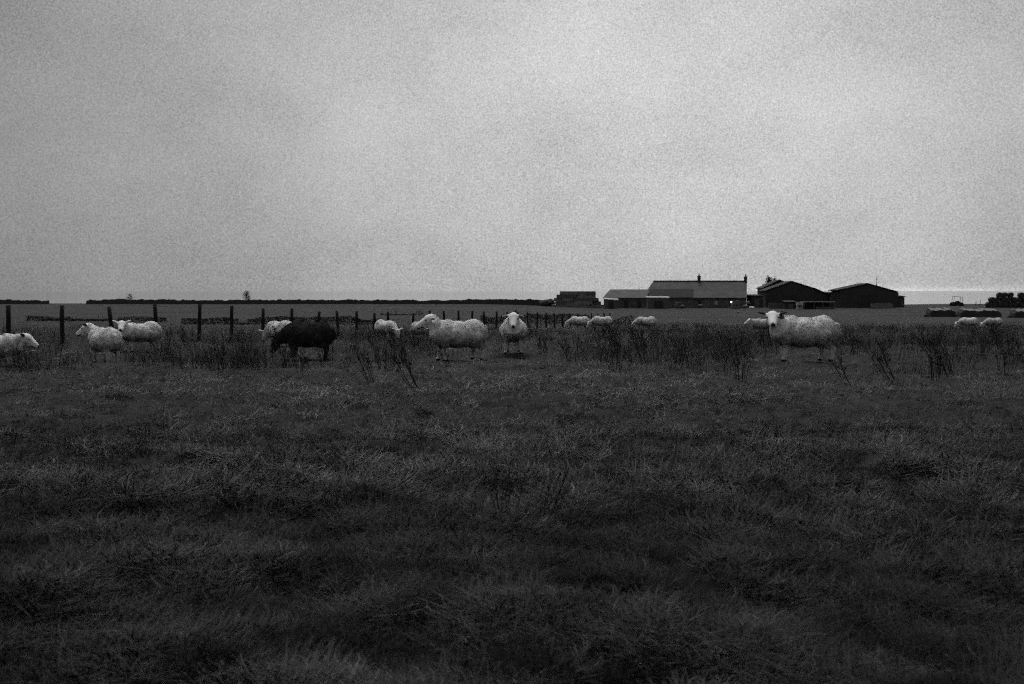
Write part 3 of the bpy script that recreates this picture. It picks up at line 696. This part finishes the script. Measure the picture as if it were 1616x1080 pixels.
    for p in body.polygons:
        v = list(p.vertices); i_ = v[0]
        if tl[i_] < .036 or (mouth[i_] and hd_[i_] > .17 and dist[i_] < .24): mi.append(2)
        elif isear[i_]: mi.append(3)
        elif co[i_, 2] < .045: mi.append(2)
        elif isleg[i_]: mi.append(4)
        elif isface[i_]: mi.append(1)
        else: mi.append(0)
    body.polygons.foreach_set('material_index', np.array(mi, dtype=np.int32)); body.polygons.foreach_set('use_smooth', np.ones(len(mi), bool)); body.update()
    root = empty('sheep', pos, heading); root.scale = (s, s, s)
    tag(root, label, 'sheep', 'flock of sheep in the field')
    o = bpy.data.objects.new('body', body); C.objects.link(o); o.parent = root
    # fleece: short locks standing off the trunk and neck
    if fuzz:
        r2 = np.random.default_rng(sd_); cand = np.nonzero(wl > .6)[0]; pk = r2.choice(cand, fuzz)
        b0 = co2[pk] + r2.normal(0, .003, (fuzz, 3)) - no[pk]*.003; nk = no[pk]; g_ = r2.normal(0, .5, (fuzz, 3)) + np.array([-.45, 0, -.8]); g_ -= (g_*nk).sum(1)[:, None]*nk; g_ /= np.linalg.norm(g_, axis=1)[:, None]+1e-6; dr_ = g_ + nk*r2.uniform(.05, .26, (fuzz, 1)); dr_ /= np.linalg.norm(dr_, axis=1)[:, None]
        sdv = np.cross(dr_, nk + r2.normal(0, .15, (fuzz, 3))); sdv /= np.linalg.norm(sdv, axis=1)[:, None]
        ln = shag*r2.uniform(.016, .038, fuzz)[:, None]; wd = r2.uniform(.004, .008, fuzz)[:, None]
        v = np.stack([b0-sdv*wd, b0+sdv*wd, b0+dr_*ln], 1).reshape(-1, 3)
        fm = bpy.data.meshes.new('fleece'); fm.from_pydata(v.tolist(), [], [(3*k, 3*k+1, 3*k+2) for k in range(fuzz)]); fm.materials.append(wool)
        f = bpy.data.objects.new('fleece', fm); C.objects.link(f); f.parent = root; f['kind'] = 'stuff'
    for sg in (-1, 1):
        bm = bmesh.new(); bmesh.ops.create_icosphere(bm, subdivisions=2, radius=.017); em = bpy.data.meshes.new('eye'); bm.to_mesh(em); bm.free(); em.materials.append(m_eye)
        e = bpy.data.objects.new('eye', em); C.objects.link(e); e.parent = root
        e.location = sk + hdir*.07*hs + side*sg*.084*hs + upv*.03*hs
    return root

def put(px_, py_, dx=0):
    p = feet(px_, py_); return p
GRAZE = dict(neck=(.70, 0, .40), hdir=(.55, 0, -.83))
# 1 left edge
make_sheep('s', 'a', feet(-3, 580), R(-4), .78, neck=(.64, 0, .68), hdir=(.85, .1, -.5), ear=m_ear_d, label='white sheep cut off by the left edge, walking right with lowered head')
# 2 three-quarter rear
make_sheep('s', 'b', feet(165, 570), R(133), .89, neck=(.58, .14, .77), hdir=(.80, .60, -.40), ear=m_ear_d, fat=1.1, label='round white sheep seen from behind, head in profile to the left, left of the fence')
# 3 behind it, looks at camera
make_sheep('s', 'c', feet(221, 556), R(228), .90, neck=(.55, .06, .74), hdir=(.50, .82, -.38), ear=m_face, label='white sheep with its face to the camera behind the round one at left')
# 4 grazing, half hidden
make_sheep('s', 'd', feet(441, 548), R(140), .93, label='white sheep with only its pale rump showing over the black sheep', **GRAZE)
# 5 black
make_sheep('s', 'e', feet(485, 567), R(170), .93, wool=m_woolb, face=m_face_b, ear=m_face_b, fat=1.05, shag=2.4, fuzz=14000, label='black sheep grazing among the weeds left of centre', **GRAZE)
# 6
make_sheep('s', 'f', feet(609, 540), R(-48), .90, fuzz=5000, label='white sheep grazing alone with its rounded back to the fence, left of centre', **GRAZE)
# 7
make_sheep('s', 'g', feet(661, 540), R(80), .86, wool=m_wool2, fuzz=5000, label='dull white sheep half hidden behind the head of the left looking sheep', **GRAZE)
# 8 main middle, looking left
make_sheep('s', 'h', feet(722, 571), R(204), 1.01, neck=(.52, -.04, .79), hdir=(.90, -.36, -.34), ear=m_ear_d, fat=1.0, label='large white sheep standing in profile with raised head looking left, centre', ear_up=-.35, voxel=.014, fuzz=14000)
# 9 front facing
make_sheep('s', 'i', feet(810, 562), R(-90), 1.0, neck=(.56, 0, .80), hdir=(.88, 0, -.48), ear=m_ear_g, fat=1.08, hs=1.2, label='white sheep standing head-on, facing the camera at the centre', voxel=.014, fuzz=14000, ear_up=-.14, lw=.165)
# 10-12 far grazing
make_sheep('s', 'j', spot(914, 58), R(174), 1.0, fuzz=4000, voxel=.02, label='leftmost of the two small white sheep grazing close together right of the hurdle', **GRAZE)
make_sheep('s', 'k', spot(950, 57), R(183), 1.03, fuzz=4000, voxel=.02, label='right hand one of the two small white sheep grazing close together', **GRAZE)
make_sheep('s', 'l', spot(1019, 60), R(186), 1.06, fuzz=4000, voxel=.02, label='small white sheep grazing alone below the left part of the farmhouse', **GRAZE)
# 13 behind the right sheep
make_sheep('s', 'm', spot(1204, 50), R(178), 1.0, neck=(.66, 0, .66), hdir=(.9, 0, -.42), fuzz=4000, voxel=.02, wool=m_wool2, label='white sheep mostly hidden behind the head of the big sheep on the right')
# 14 right big
make_sheep('s', 'n', feet(1267, 574), R(181), 1.08, neck=(.56, .10, .765), hdir=(.22, .93, -.30), ear=m_ear_d, fat=1.0, label='biggest white sheep standing side-on with its face turned to the camera, right', voxel=.013, fuzz=18000, ear_up=.06, legs=((.05, 0), (-.02, 0), (-.04, 0), (.06, 0)))
# 15, 16
make_sheep('s', 'o', spot(1528, 64), R(174), 1.0, fuzz=4000, voxel=.02, label='left one of two small white sheep grazing below the turf banks at right', **GRAZE)
make_sheep('s', 'p', spot(1567, 64), R(182), .97, wool=m_wool2, fuzz=4000, voxel=.02, label='right one of two small white sheep grazing below the turf banks, nearest the right edge', **GRAZE)

# ------------------------------------------------------------------ grass, rushes (stuff): tufts instanced on scattered points
def veg_mat(name, lo, hi, rough=.85):
    m = bpy.data.materials.new(name); m.use_nodes = True; t = m.node_tree; b = t.nodes['Principled BSDF']
    b.inputs['Roughness'].default_value = rough; b.inputs['Specular IOR Level'].default_value = .15
    at = t.nodes.new('ShaderNodeAttribute'); at.attribute_type = 'INSTANCER'; at.attribute_name = 'shade'
    a2 = t.nodes.new('ShaderNodeAttribute'); a2.attribute_type = 'GEOMETRY'; a2.attribute_name = 'tone'
    mu = t.nodes.new('ShaderNodeMath'); mu.operation = 'MULTIPLY'; t.links.new(at.outputs['Fac'], mu.inputs[0]); t.links.new(a2.outputs['Fac'], mu.inputs[1])
    mr = t.nodes.new('ShaderNodeMapRange'); mr.inputs[3].default_value = lo; mr.inputs[4].default_value = hi; mr.clamp = False
    t.links.new(mu.outputs[0], mr.inputs[0]); t.links.new(mr.outputs[0], b.inputs['Base Color'])
    return m
def blades_mesh(name, nb, rad, lmin, lmax, wmin, wmax, lean, spread, curl, tone, m, seed, nseg=4):
    r = np.random.default_rng(seed); vs = []; fs = []; tn = []
    for k in range(nb):
        a = r.uniform(0, 6.283); rr = rad*math.sqrt(r.uniform()); p = np.array([rr*math.cos(a), rr*math.sin(a), -.02])
        az = r.normal(0, spread); daz = r.normal(0, .42)*(nseg > 3); l = r.uniform(lmin, lmax); wd = r.uniform(wmin, wmax)
        th = min(max(r.normal(lean, .25), .02), 1.5); dth = r.normal(curl, .25)/nseg
        sd_ = np.array([-math.sin(az), math.cos(az), 0]); b0 = len(vs); tw = r.uniform(-.9, .9)
        sd_ = sd_*math.cos(tw)+np.array([0, 0, 1])*math.sin(tw)*.5
        tv = float(np.clip(r.lognormal(math.log(tone), .7), .05, 4))
        for s_ in range(nseg+1):
            f = s_/nseg; ww = wd*(1-f**1.5)*.5 + .0004
            vs += [tuple(p-sd_*ww), tuple(p+sd_*ww)]; tn += [tv, tv]
            st = l/nseg; p = p+np.array([math.cos(az)*math.sin(th), math.sin(az)*math.sin(th), math.cos(th)])*st; th = min(th+dth, 1.95); az += daz; sd_ = np.array([-math.sin(az), math.cos(az), 0])*math.cos(tw)+np.array([0, 0, 1])*math.sin(tw)*.5
        for s_ in range(nseg): q_ = b0+2*s_; fs.append((q_, q_+1, q_+3, q_+2))
    me = bpy.data.meshes.new(name); me.from_pydata(vs, [], fs); me.materials.append(m)
    at = me.attributes.new('tone', 'FLOAT', 'POINT'); at.data.foreach_set('value', np.array(tn, dtype=np.float32))
    return me
def scatter(name, P, rot, scl, idx, shade, meshes, prefix):
    col = bpy.data.collections.new(prefix+'_sources')
    for k, me in enumerate(meshes):
        o = bpy.data.objects.new(f'{prefix}_tuft_{chr(97+k)}', me); col.objects.link(o)
    me = bpy.data.meshes.new(name); me.vertices.add(len(P)); me.vertices.foreach_set('co', P.astype(np.float32).ravel())
    for nm, ty, arr, key in (('rot', 'FLOAT_VECTOR', rot, 'vector'), ('scl', 'FLOAT_VECTOR', scl, 'vector'), ('idx', 'INT', idx, 'value'), ('shade', 'FLOAT', shade, 'value')):
        at = me.attributes.new(nm, ty, 'POINT'); at.data.foreach_set(key, np.ascontiguousarray(arr).astype(np.int32 if ty == 'INT' else np.float32).ravel())
    me.materials.append(meshes[0].materials[0])
    o = link(name, me); ng = bpy.data.node_groups.new(name, 'GeometryNodeTree')
    ng.interface.new_socket('Geometry', in_out='INPUT', socket_type='NodeSocketGeometry'); ng.interface.new_socket('Geometry', in_out='OUTPUT', socket_type='NodeSocketGeometry')
    gi = ng.nodes.new('NodeGroupInput'); go = ng.nodes.new('NodeGroupOutput'); ci = ng.nodes.new('GeometryNodeCollectionInfo')
    ci.inputs['Collection'].default_value = col; ci.inputs['Separate Children'].default_value = True; ci.inputs['Reset Children'].default_value = True
    ip = ng.nodes.new('GeometryNodeInstanceOnPoints'); ip.inputs['Pick Instance'].default_value = True
    def na(nm, ty):
        n = ng.nodes.new('GeometryNodeInputNamedAttribute'); n.data_type = ty; n.inputs['Name'].default_value = nm; return n.outputs['Attribute']
    ng.links.new(gi.outputs[0], ip.inputs['Points']); ng.links.new(ci.outputs[0], ip.inputs['Instance'])
    ng.links.new(na('idx', 'INT'), ip.inputs['Instance Index'])
    e2r = ng.nodes.new('FunctionNodeEulerToRotation'); ng.links.new(na('rot', 'FLOAT_VECTOR'), e2r.inputs[0]); ng.links.new(e2r.outputs[0], ip.inputs['Rotation'])
    ng.links.new(na('scl', 'FLOAT_VECTOR'), ip.inputs['Scale']); ng.links.new(ip.outputs[0], go.inputs[0])
    md = o.modifiers.new('scatter', 'NODES'); md.node_group = ng
    tag(o, kind='stuff'); return o

m_grass = veg_mat('rank_grass', 0.002, .030); m_rush = veg_mat('dead_rush', .006, .044)
GM = []
for k in range(3): GM.append(blades_mesh('grass_tuft', 20, .06, .04, .10, .0022, .0042, .9, 1.6, 1.1, .7, m_grass, 10+k))        # upright, short
for k in range(3): GM.append(blades_mesh('grass_tuft', 18, .08, .08, .19, .0024, .0042, 1.2, 1.0, .8, 1.3, m_grass, 20+k))      # long, laid over
for k in range(2): GM.append(blades_mesh('grass_tuft', 4, .10, .07, .19, .0022, .0038, 1.35, 1.2, .5, 3.8, m_grass, 30+k))         # bleached straws
n = 165000
dd = np.exp(np.concatenate([rng.uniform(math.log(1.5), math.log(120), n-65000), rng.uniform(math.log(1.6), math.log(8), 65000)])); th = rng.uniform(-R(37), R(37), n)
gxp = dd*np.tan(th); gyp = dd
flow = vn(gxp*.6, gyp*.8, 21)*1.4 + vn(gxp*2.4, gyp*3.0, 22)*1.7            # which way the wind laid the grass
patch = (vn(gxp*.33+9, gyp*.8, 23)*.18 + vn(gxp*.07, gyp*.15, 25)*.25)*sstep(4, 14, dd) + vn(gxp*.9, gyp*2.4, 24)*.36*sstep(3, 11, dd)
patch += vn(gxp*2.1, gyp*4.0, 26)*(.30+.45*sstep(3, 9, dd)) + vn(gxp*4.6, gyp*6.5, 27)*.62 + vn(gxp*9, gyp*12, 28)*.58*(1-sstep(6, 14, dd))
near_vignette = sstep(.0, .7, vn(gxp*.45+4, gyp*.5+2, 29)*.5 + (1-sstep(2.6, 6.5, dd))*.75)      # lens vignette painted into the near grass tone, with noisy edges
pick = rng.uniform(size=n); laid = (patch + rng.normal(0, .35, n)) > 0.02
idx = np.where(laid, 3+rng.integers(0, 3, n), rng.integers(0, 3, n)); idx = np.where((pick < .10+.16*np.clip(patch, 0, 1)) & laid, 6+rng.integers(0, 2, n), idx)
sz = (.75+.25*rng.uniform(size=n))*(.74+.26*sstep(2.2, 5.5, dd))*(1+np.maximum(dd-6, 0)/38)*(1+.25*patch)
keep = rng.uniform(size=n) < np.clip(.95+.5*patch, .5, 1)
shade = np.clip(.88+1.05*patch+rng.normal(0, .25, n), .06, 3.0)*(1+.30*sstep(6, 13, dd))*(1-.30*sstep(.05, .5, gxp/gyp)*(1-sstep(70, 100, dd)))*(1-.45*near_vignette)
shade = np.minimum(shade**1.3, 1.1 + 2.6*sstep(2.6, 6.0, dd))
tall = np.clip(sz*(1-.50*sstep(9, 24, dd)), .3, 2.2)
Pg = np.stack([gxp, gyp, ground_z(gxp, gyp)], -1)
rot = np.stack([rng.normal(0, .08, n), rng.normal(0, .08, n), np.where(rng.uniform(size=n) < .8, .15, 3.2)+flow+rng.normal(0, .35, n)], -1)
scl = np.stack([sz, sz, tall], -1)
k_ = keep.copy()
for fx, fy, rw, rd_ in ((810, 561, .55, .9), (722, 571, .75, .9), (1267, 574, .95, 1.0), (168, 570, .6, .5)):   # grass trodden down round the sheep
    c = feet(fx, fy); near = (np.abs(gxp-c.x) < rw) & (gyp > c.y-2.2*rd_) & (gyp < c.y+.6); tall = np.where(near, tall*.45, tall)
scl = np.stack([sz, sz, tall], -1)
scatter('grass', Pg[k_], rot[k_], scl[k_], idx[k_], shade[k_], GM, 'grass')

# rushes and dead weeds, too many to count, in the wet strip behind the sheep
RM = []
for k in range(4): RM.append(blades_mesh('rush_tuft', 13, .16, .28, .70, .004, .008, .30, 3.0, .45, .9, m_rush, 40+k, 3))
for k in range(2): RM.append(blades_mesh('rush_tuft', 8, .20, .40, .80, .004, .007, .34, 1.2, .25, 1.3, m_rush, 50+k, 3))
n = 26000
px_ = rng.uniform(-120, 1740, n); d_ = np.exp(rng.uniform(math.log(15), math.log(88), n))
rx = (px_-808)/F*d_; ry = d_
dens = np.zeros(n)
d_w = d_*(1+.16*vn(rx*.22, ry*.1, 34)+.12*vn(rx*.8, ry*.3, 35))
def blob(x0, x1, d0, d1, wgt, sx=40, sdp=3):
    global dens
    sdp = sdp*1.6
    d_ = d_w
    m = sstep(x0-sx, x0+sx, px_)*(1-sstep(x1-sx, x1+sx, px_))*sstep(d0-sdp, d0+sdp, d_)*(1-sstep(d1-sdp, d1+sdp, d_)); dens = np.maximum(dens, m*wgt)
blob(900, 1900, 25, 80, .62, 50, 6); blob(1330, 1900, 16.5, 60, .5, 40, 3); blob(860, 1180, 30, 56, .75, 50, 5)
blob(230, 420, 18.5, 38, .58, 40, 3); blob(540, 700, 17.5, 34, .5, 30, 3); blob(-200, 130, 16.8, 20, .25, 30, 1.5)
blob(400, 900, 27, 60, .42, 60, 6); blob(-200, 420, 27, 60, .16, 50, 5); blob(1060, 1200, 17, 30, .3, 30, 3)
blob(425, 535, 18, 20.5, .75, 20, .6); blob(-200, 70, 15.2, 17, .5, 20, .5); blob(185, 260, 19.5, 24, .4, 20, 1); blob(640, 700, 17.5, 21, .4, 20, 1)
dens *= np.clip(.50+1.6*vn(rx*.35, ry*.22, 31)+.9*vn(rx*1.2, ry*.6, 32), 0, 1.2)
k_ = (rng.uniform(size=n) < dens)
for (cx, dz) in ((810, 23.4), (722, 19.8), (1262, 19.4)):     # trodden ground where sheep stand
    k_ &= ~((np.abs(px_-cx) < 80) & (d_ < dz+.8) & (d_ > dz-7))
n = int(k_.sum()); rx, ry, dd = rx[k_], ry[k_], d_[k_]
hs = rng.uniform(.35, 1.15, n)*np.clip(1.0-.25*sstep(40, 85, dd), .4, 1); ws = (.8+dd/60)
scatter('rushes', np.stack([rx, ry, ground_z(rx, ry)], -1), np.stack([rng.normal(0, .1, n), rng.normal(0, .1, n), rng.uniform(0, 6.28, n)], -1),
        np.stack([ws, ws, hs], -1), rng.integers(0, 6, n), np.clip(rng.normal(.8, .35, n), .1, 2), RM, 'rush')

# ------------------------------------------------------------------ dead weed stalks that stand out
def weed_mesh(seed, H, lean, nst, spread):
    rd = random.Random(seed); mb_ = MB()
    for k in range(nst):
        a = rd.uniform(0, 6.28); sp = rd.uniform(.1, 1)*spread; h = H*rd.uniform(.6, 1)
        d = Vector((math.cos(a)*sp+lean*h, math.sin(a)*sp, h)); b0 = Vector((math.cos(a)*.05, math.sin(a)*.05, -.05))
        m1 = b0+d*.5+Vector((rd.uniform(-.03, .03), rd.uniform(-.03, .03), .04*h)); e = b0+d
        mb_.tube([b0, m1, e], [.0042, .0032, .0018], 4, False)
        for q_ in range(rd.randint(4, 8)):
            f = rd.uniform(.35, .98); s0 = (b0.lerp(m1, f*2) if f < .5 else m1.lerp(e, f*2-1)); a2 = rd.uniform(0, 6.28); l = h*rd.uniform(.08, .28)
            e2 = s0+Vector((math.cos(a2)*l*.5, math.sin(a2)*l*.5, l)); mb_.tube([s0, e2], [.0034, .0018], 3, False)
            for z_ in range(1 if rd.random() < .6 else 0):      # shrivelled leaf or seed scraps
                c = s0.lerp(e2, rd.uniform(.4, 1)); o_ = Vector((rd.uniform(-1, 1), rd.uniform(-1, 1), rd.uniform(-1, 1)))*.022; o2 = Vector((rd.uniform(-1, 1), rd.uniform(-1, 1), rd.uniform(-1, 1)))*.014
                mb_.add([c-o_, c+o2, c+o_, c-o2], [(0, 1, 2, 3)])
    return mb_.mesh('dead_weed', m_weed)
m_weed = mat('dead_stalk', .010, .032, 10, .95)
WM = [weed_mesh(k, .62, l, ns, sp) for k, (l, ns, sp) in enumerate(((-.55, 7, .12), (.1, 8, .22), (-.1, 9, .18), (.35, 6, .16), (-.3, 8, .2), (0, 10, .25)))]
special = [((657, 612), 0, 1.05, 'dead weed leaning left below and left of the left looking sheep'),
           ((712, 583), 0, .75, 'dead weed leaning left beside the forelegs of the left looking sheep'),
           ((972, 589), 2, 1.3, 'fan shaped dead weed below the pair of small grazing sheep'),
           ((1170, 602), 2, 1.15, 'upright twiggy dead weed left of the big sheep on the right'),
           ((1480, 602), 1, 1.35, 'dark bushy dead weed below the two small sheep at right'),
           ((1505, 596), 4, 1.0, 'thin dead weed just right of the dark bushy one at right'),
           ((590, 604), 4, .95, 'thin dead weed leaning left between the black sheep and the centre'),
           ((345, 575), 5, 1.0, 'dark bushy dead weed below the fifth post from the left'),
           ((540, 585), 3, .9, 'dead weed leaning right beside the rump of the black sheep'),
           ((490, 580), 0, .8, 'dead weed stems in front of the black sheep'),
           ((1342, 603), 0, .85, 'dead weed leaning left below the rump of the big right sheep'),
           ((1412, 598), 0, 1.05, 'dead weed leaning left to the right of the big sheep'),
           ((780, 578), 3, .6, 'small dead weed left of the front facing sheep'),
           ((1078, 562), 1, .9, 'dead weed below the right end of the farmhouse'),
           ((865, 560), 4, .8, 'dead weed right of the front facing sheep'),
           ((260, 560), 5, .85, 'dead weed below the fourth post from the left'),
           ((395, 585), 3, .8, 'dead weed leaning right left of the black sheep'),
           ((110, 588), 1, .6, 'dead weed in the grass below the second post at far left'),
           ((800, 832), 1, .52, 'sparse dead weed in the open grass of the near foreground, left one'),
           ((862, 838), 3, .52, 'sparse dead weed in the open grass of the near foreground, right one'),
           ((455, 576), 1, .8, 'dead weed under the lowered head of the black sheep'),
           ((512, 578), 2, .85, 'dead weed before the hind legs of the black sheep'),
           ((472, 590), 5, .6, 'short dead weed nearest the viewer in front of the black sheep'),
           ((1590, 590), 5, 1.0, 'dark dead weed at the right edge of the field')]
for (fx, fy), v_, s_, lab in special:
    o = link('dead_weed', WM[v_]); o.location = feet(fx, fy); o.scale = (s_, s_, s_); o.rotation_euler = (0, 0, random.uniform(-.25, .25)); tag(o, lab, 'weed', 'dead weeds standing in the grass')
cnt = 0
while cnt < 80:
    px_ = random.uniform(0, 1616); d = random.uniform(15.5, 34)
    if d < 25 and (640 < px_ < 850 or 1180 < px_ < 1330): continue
    wgt = .9 if px_ > 900 else .55 if (230 < px_ < 420 or 520 < px_ < 700) else .16
    if random.random() > wgt: continue
    vi = random.randrange(6); o = link('dead_weed', WM[vi]); o.location = spot(px_, d); s_ = random.uniform(.6, 1.35); o.scale = (s_, s_, s_*random.uniform(.8, 1.15)); o.rotation_euler = (0, 0, random.uniform(-.6, .6))
    where = ('near the left edge' if px_ < 120 else 'below the first fence posts at left' if px_ < 300 else 'left of the black sheep' if px_ < 430 else 'around the black sheep' if px_ < 560 else
             'left of the left looking sheep' if px_ < 670 else 'between the two central sheep' if px_ < 800 else 'right of the front facing sheep' if px_ < 900 else 'under the small grazing pair' if px_ < 1000 else
             'below the farmhouse' if px_ < 1110 else 'left of the biggest sheep' if px_ < 1200 else 'behind the biggest sheep' if px_ < 1325 else 'just right of the biggest sheep' if px_ < 1430 else 'below the small sheep at right' if px_ < 1580 else 'at the right edge')
    tag(o, f"{['left leaning', 'bushy', 'fan shaped', 'right leaning', 'slightly left leaning', 'wide spreading'][vi]} {'short' if s_ < .95 else 'tall'} dead weed {where}, {'nearer' if d < 23 else 'farther back'}", 'weed', 'weeds among the rushes'); cnt += 1
# pale dead stick left
p = feet(50, 562); m_ = MB(); q0 = P3(39, 555.5, p.y); q1 = P3(62, 553, p.y); m_.tube([q0, (q0+q1)/2+Vector((0, 0, .015)), q1], [.008, .01, .006], 5)
m_.tube([(q0+q1)/2, Vector((q0.x+.05, q0.y+.05, gz(q0.x, q0.y)))], [.008, .007], 5)
tag(m_.build('dead_stick', m_face), 'pale bare stick in the grass under the head of the leftmost sheep', 'stick')
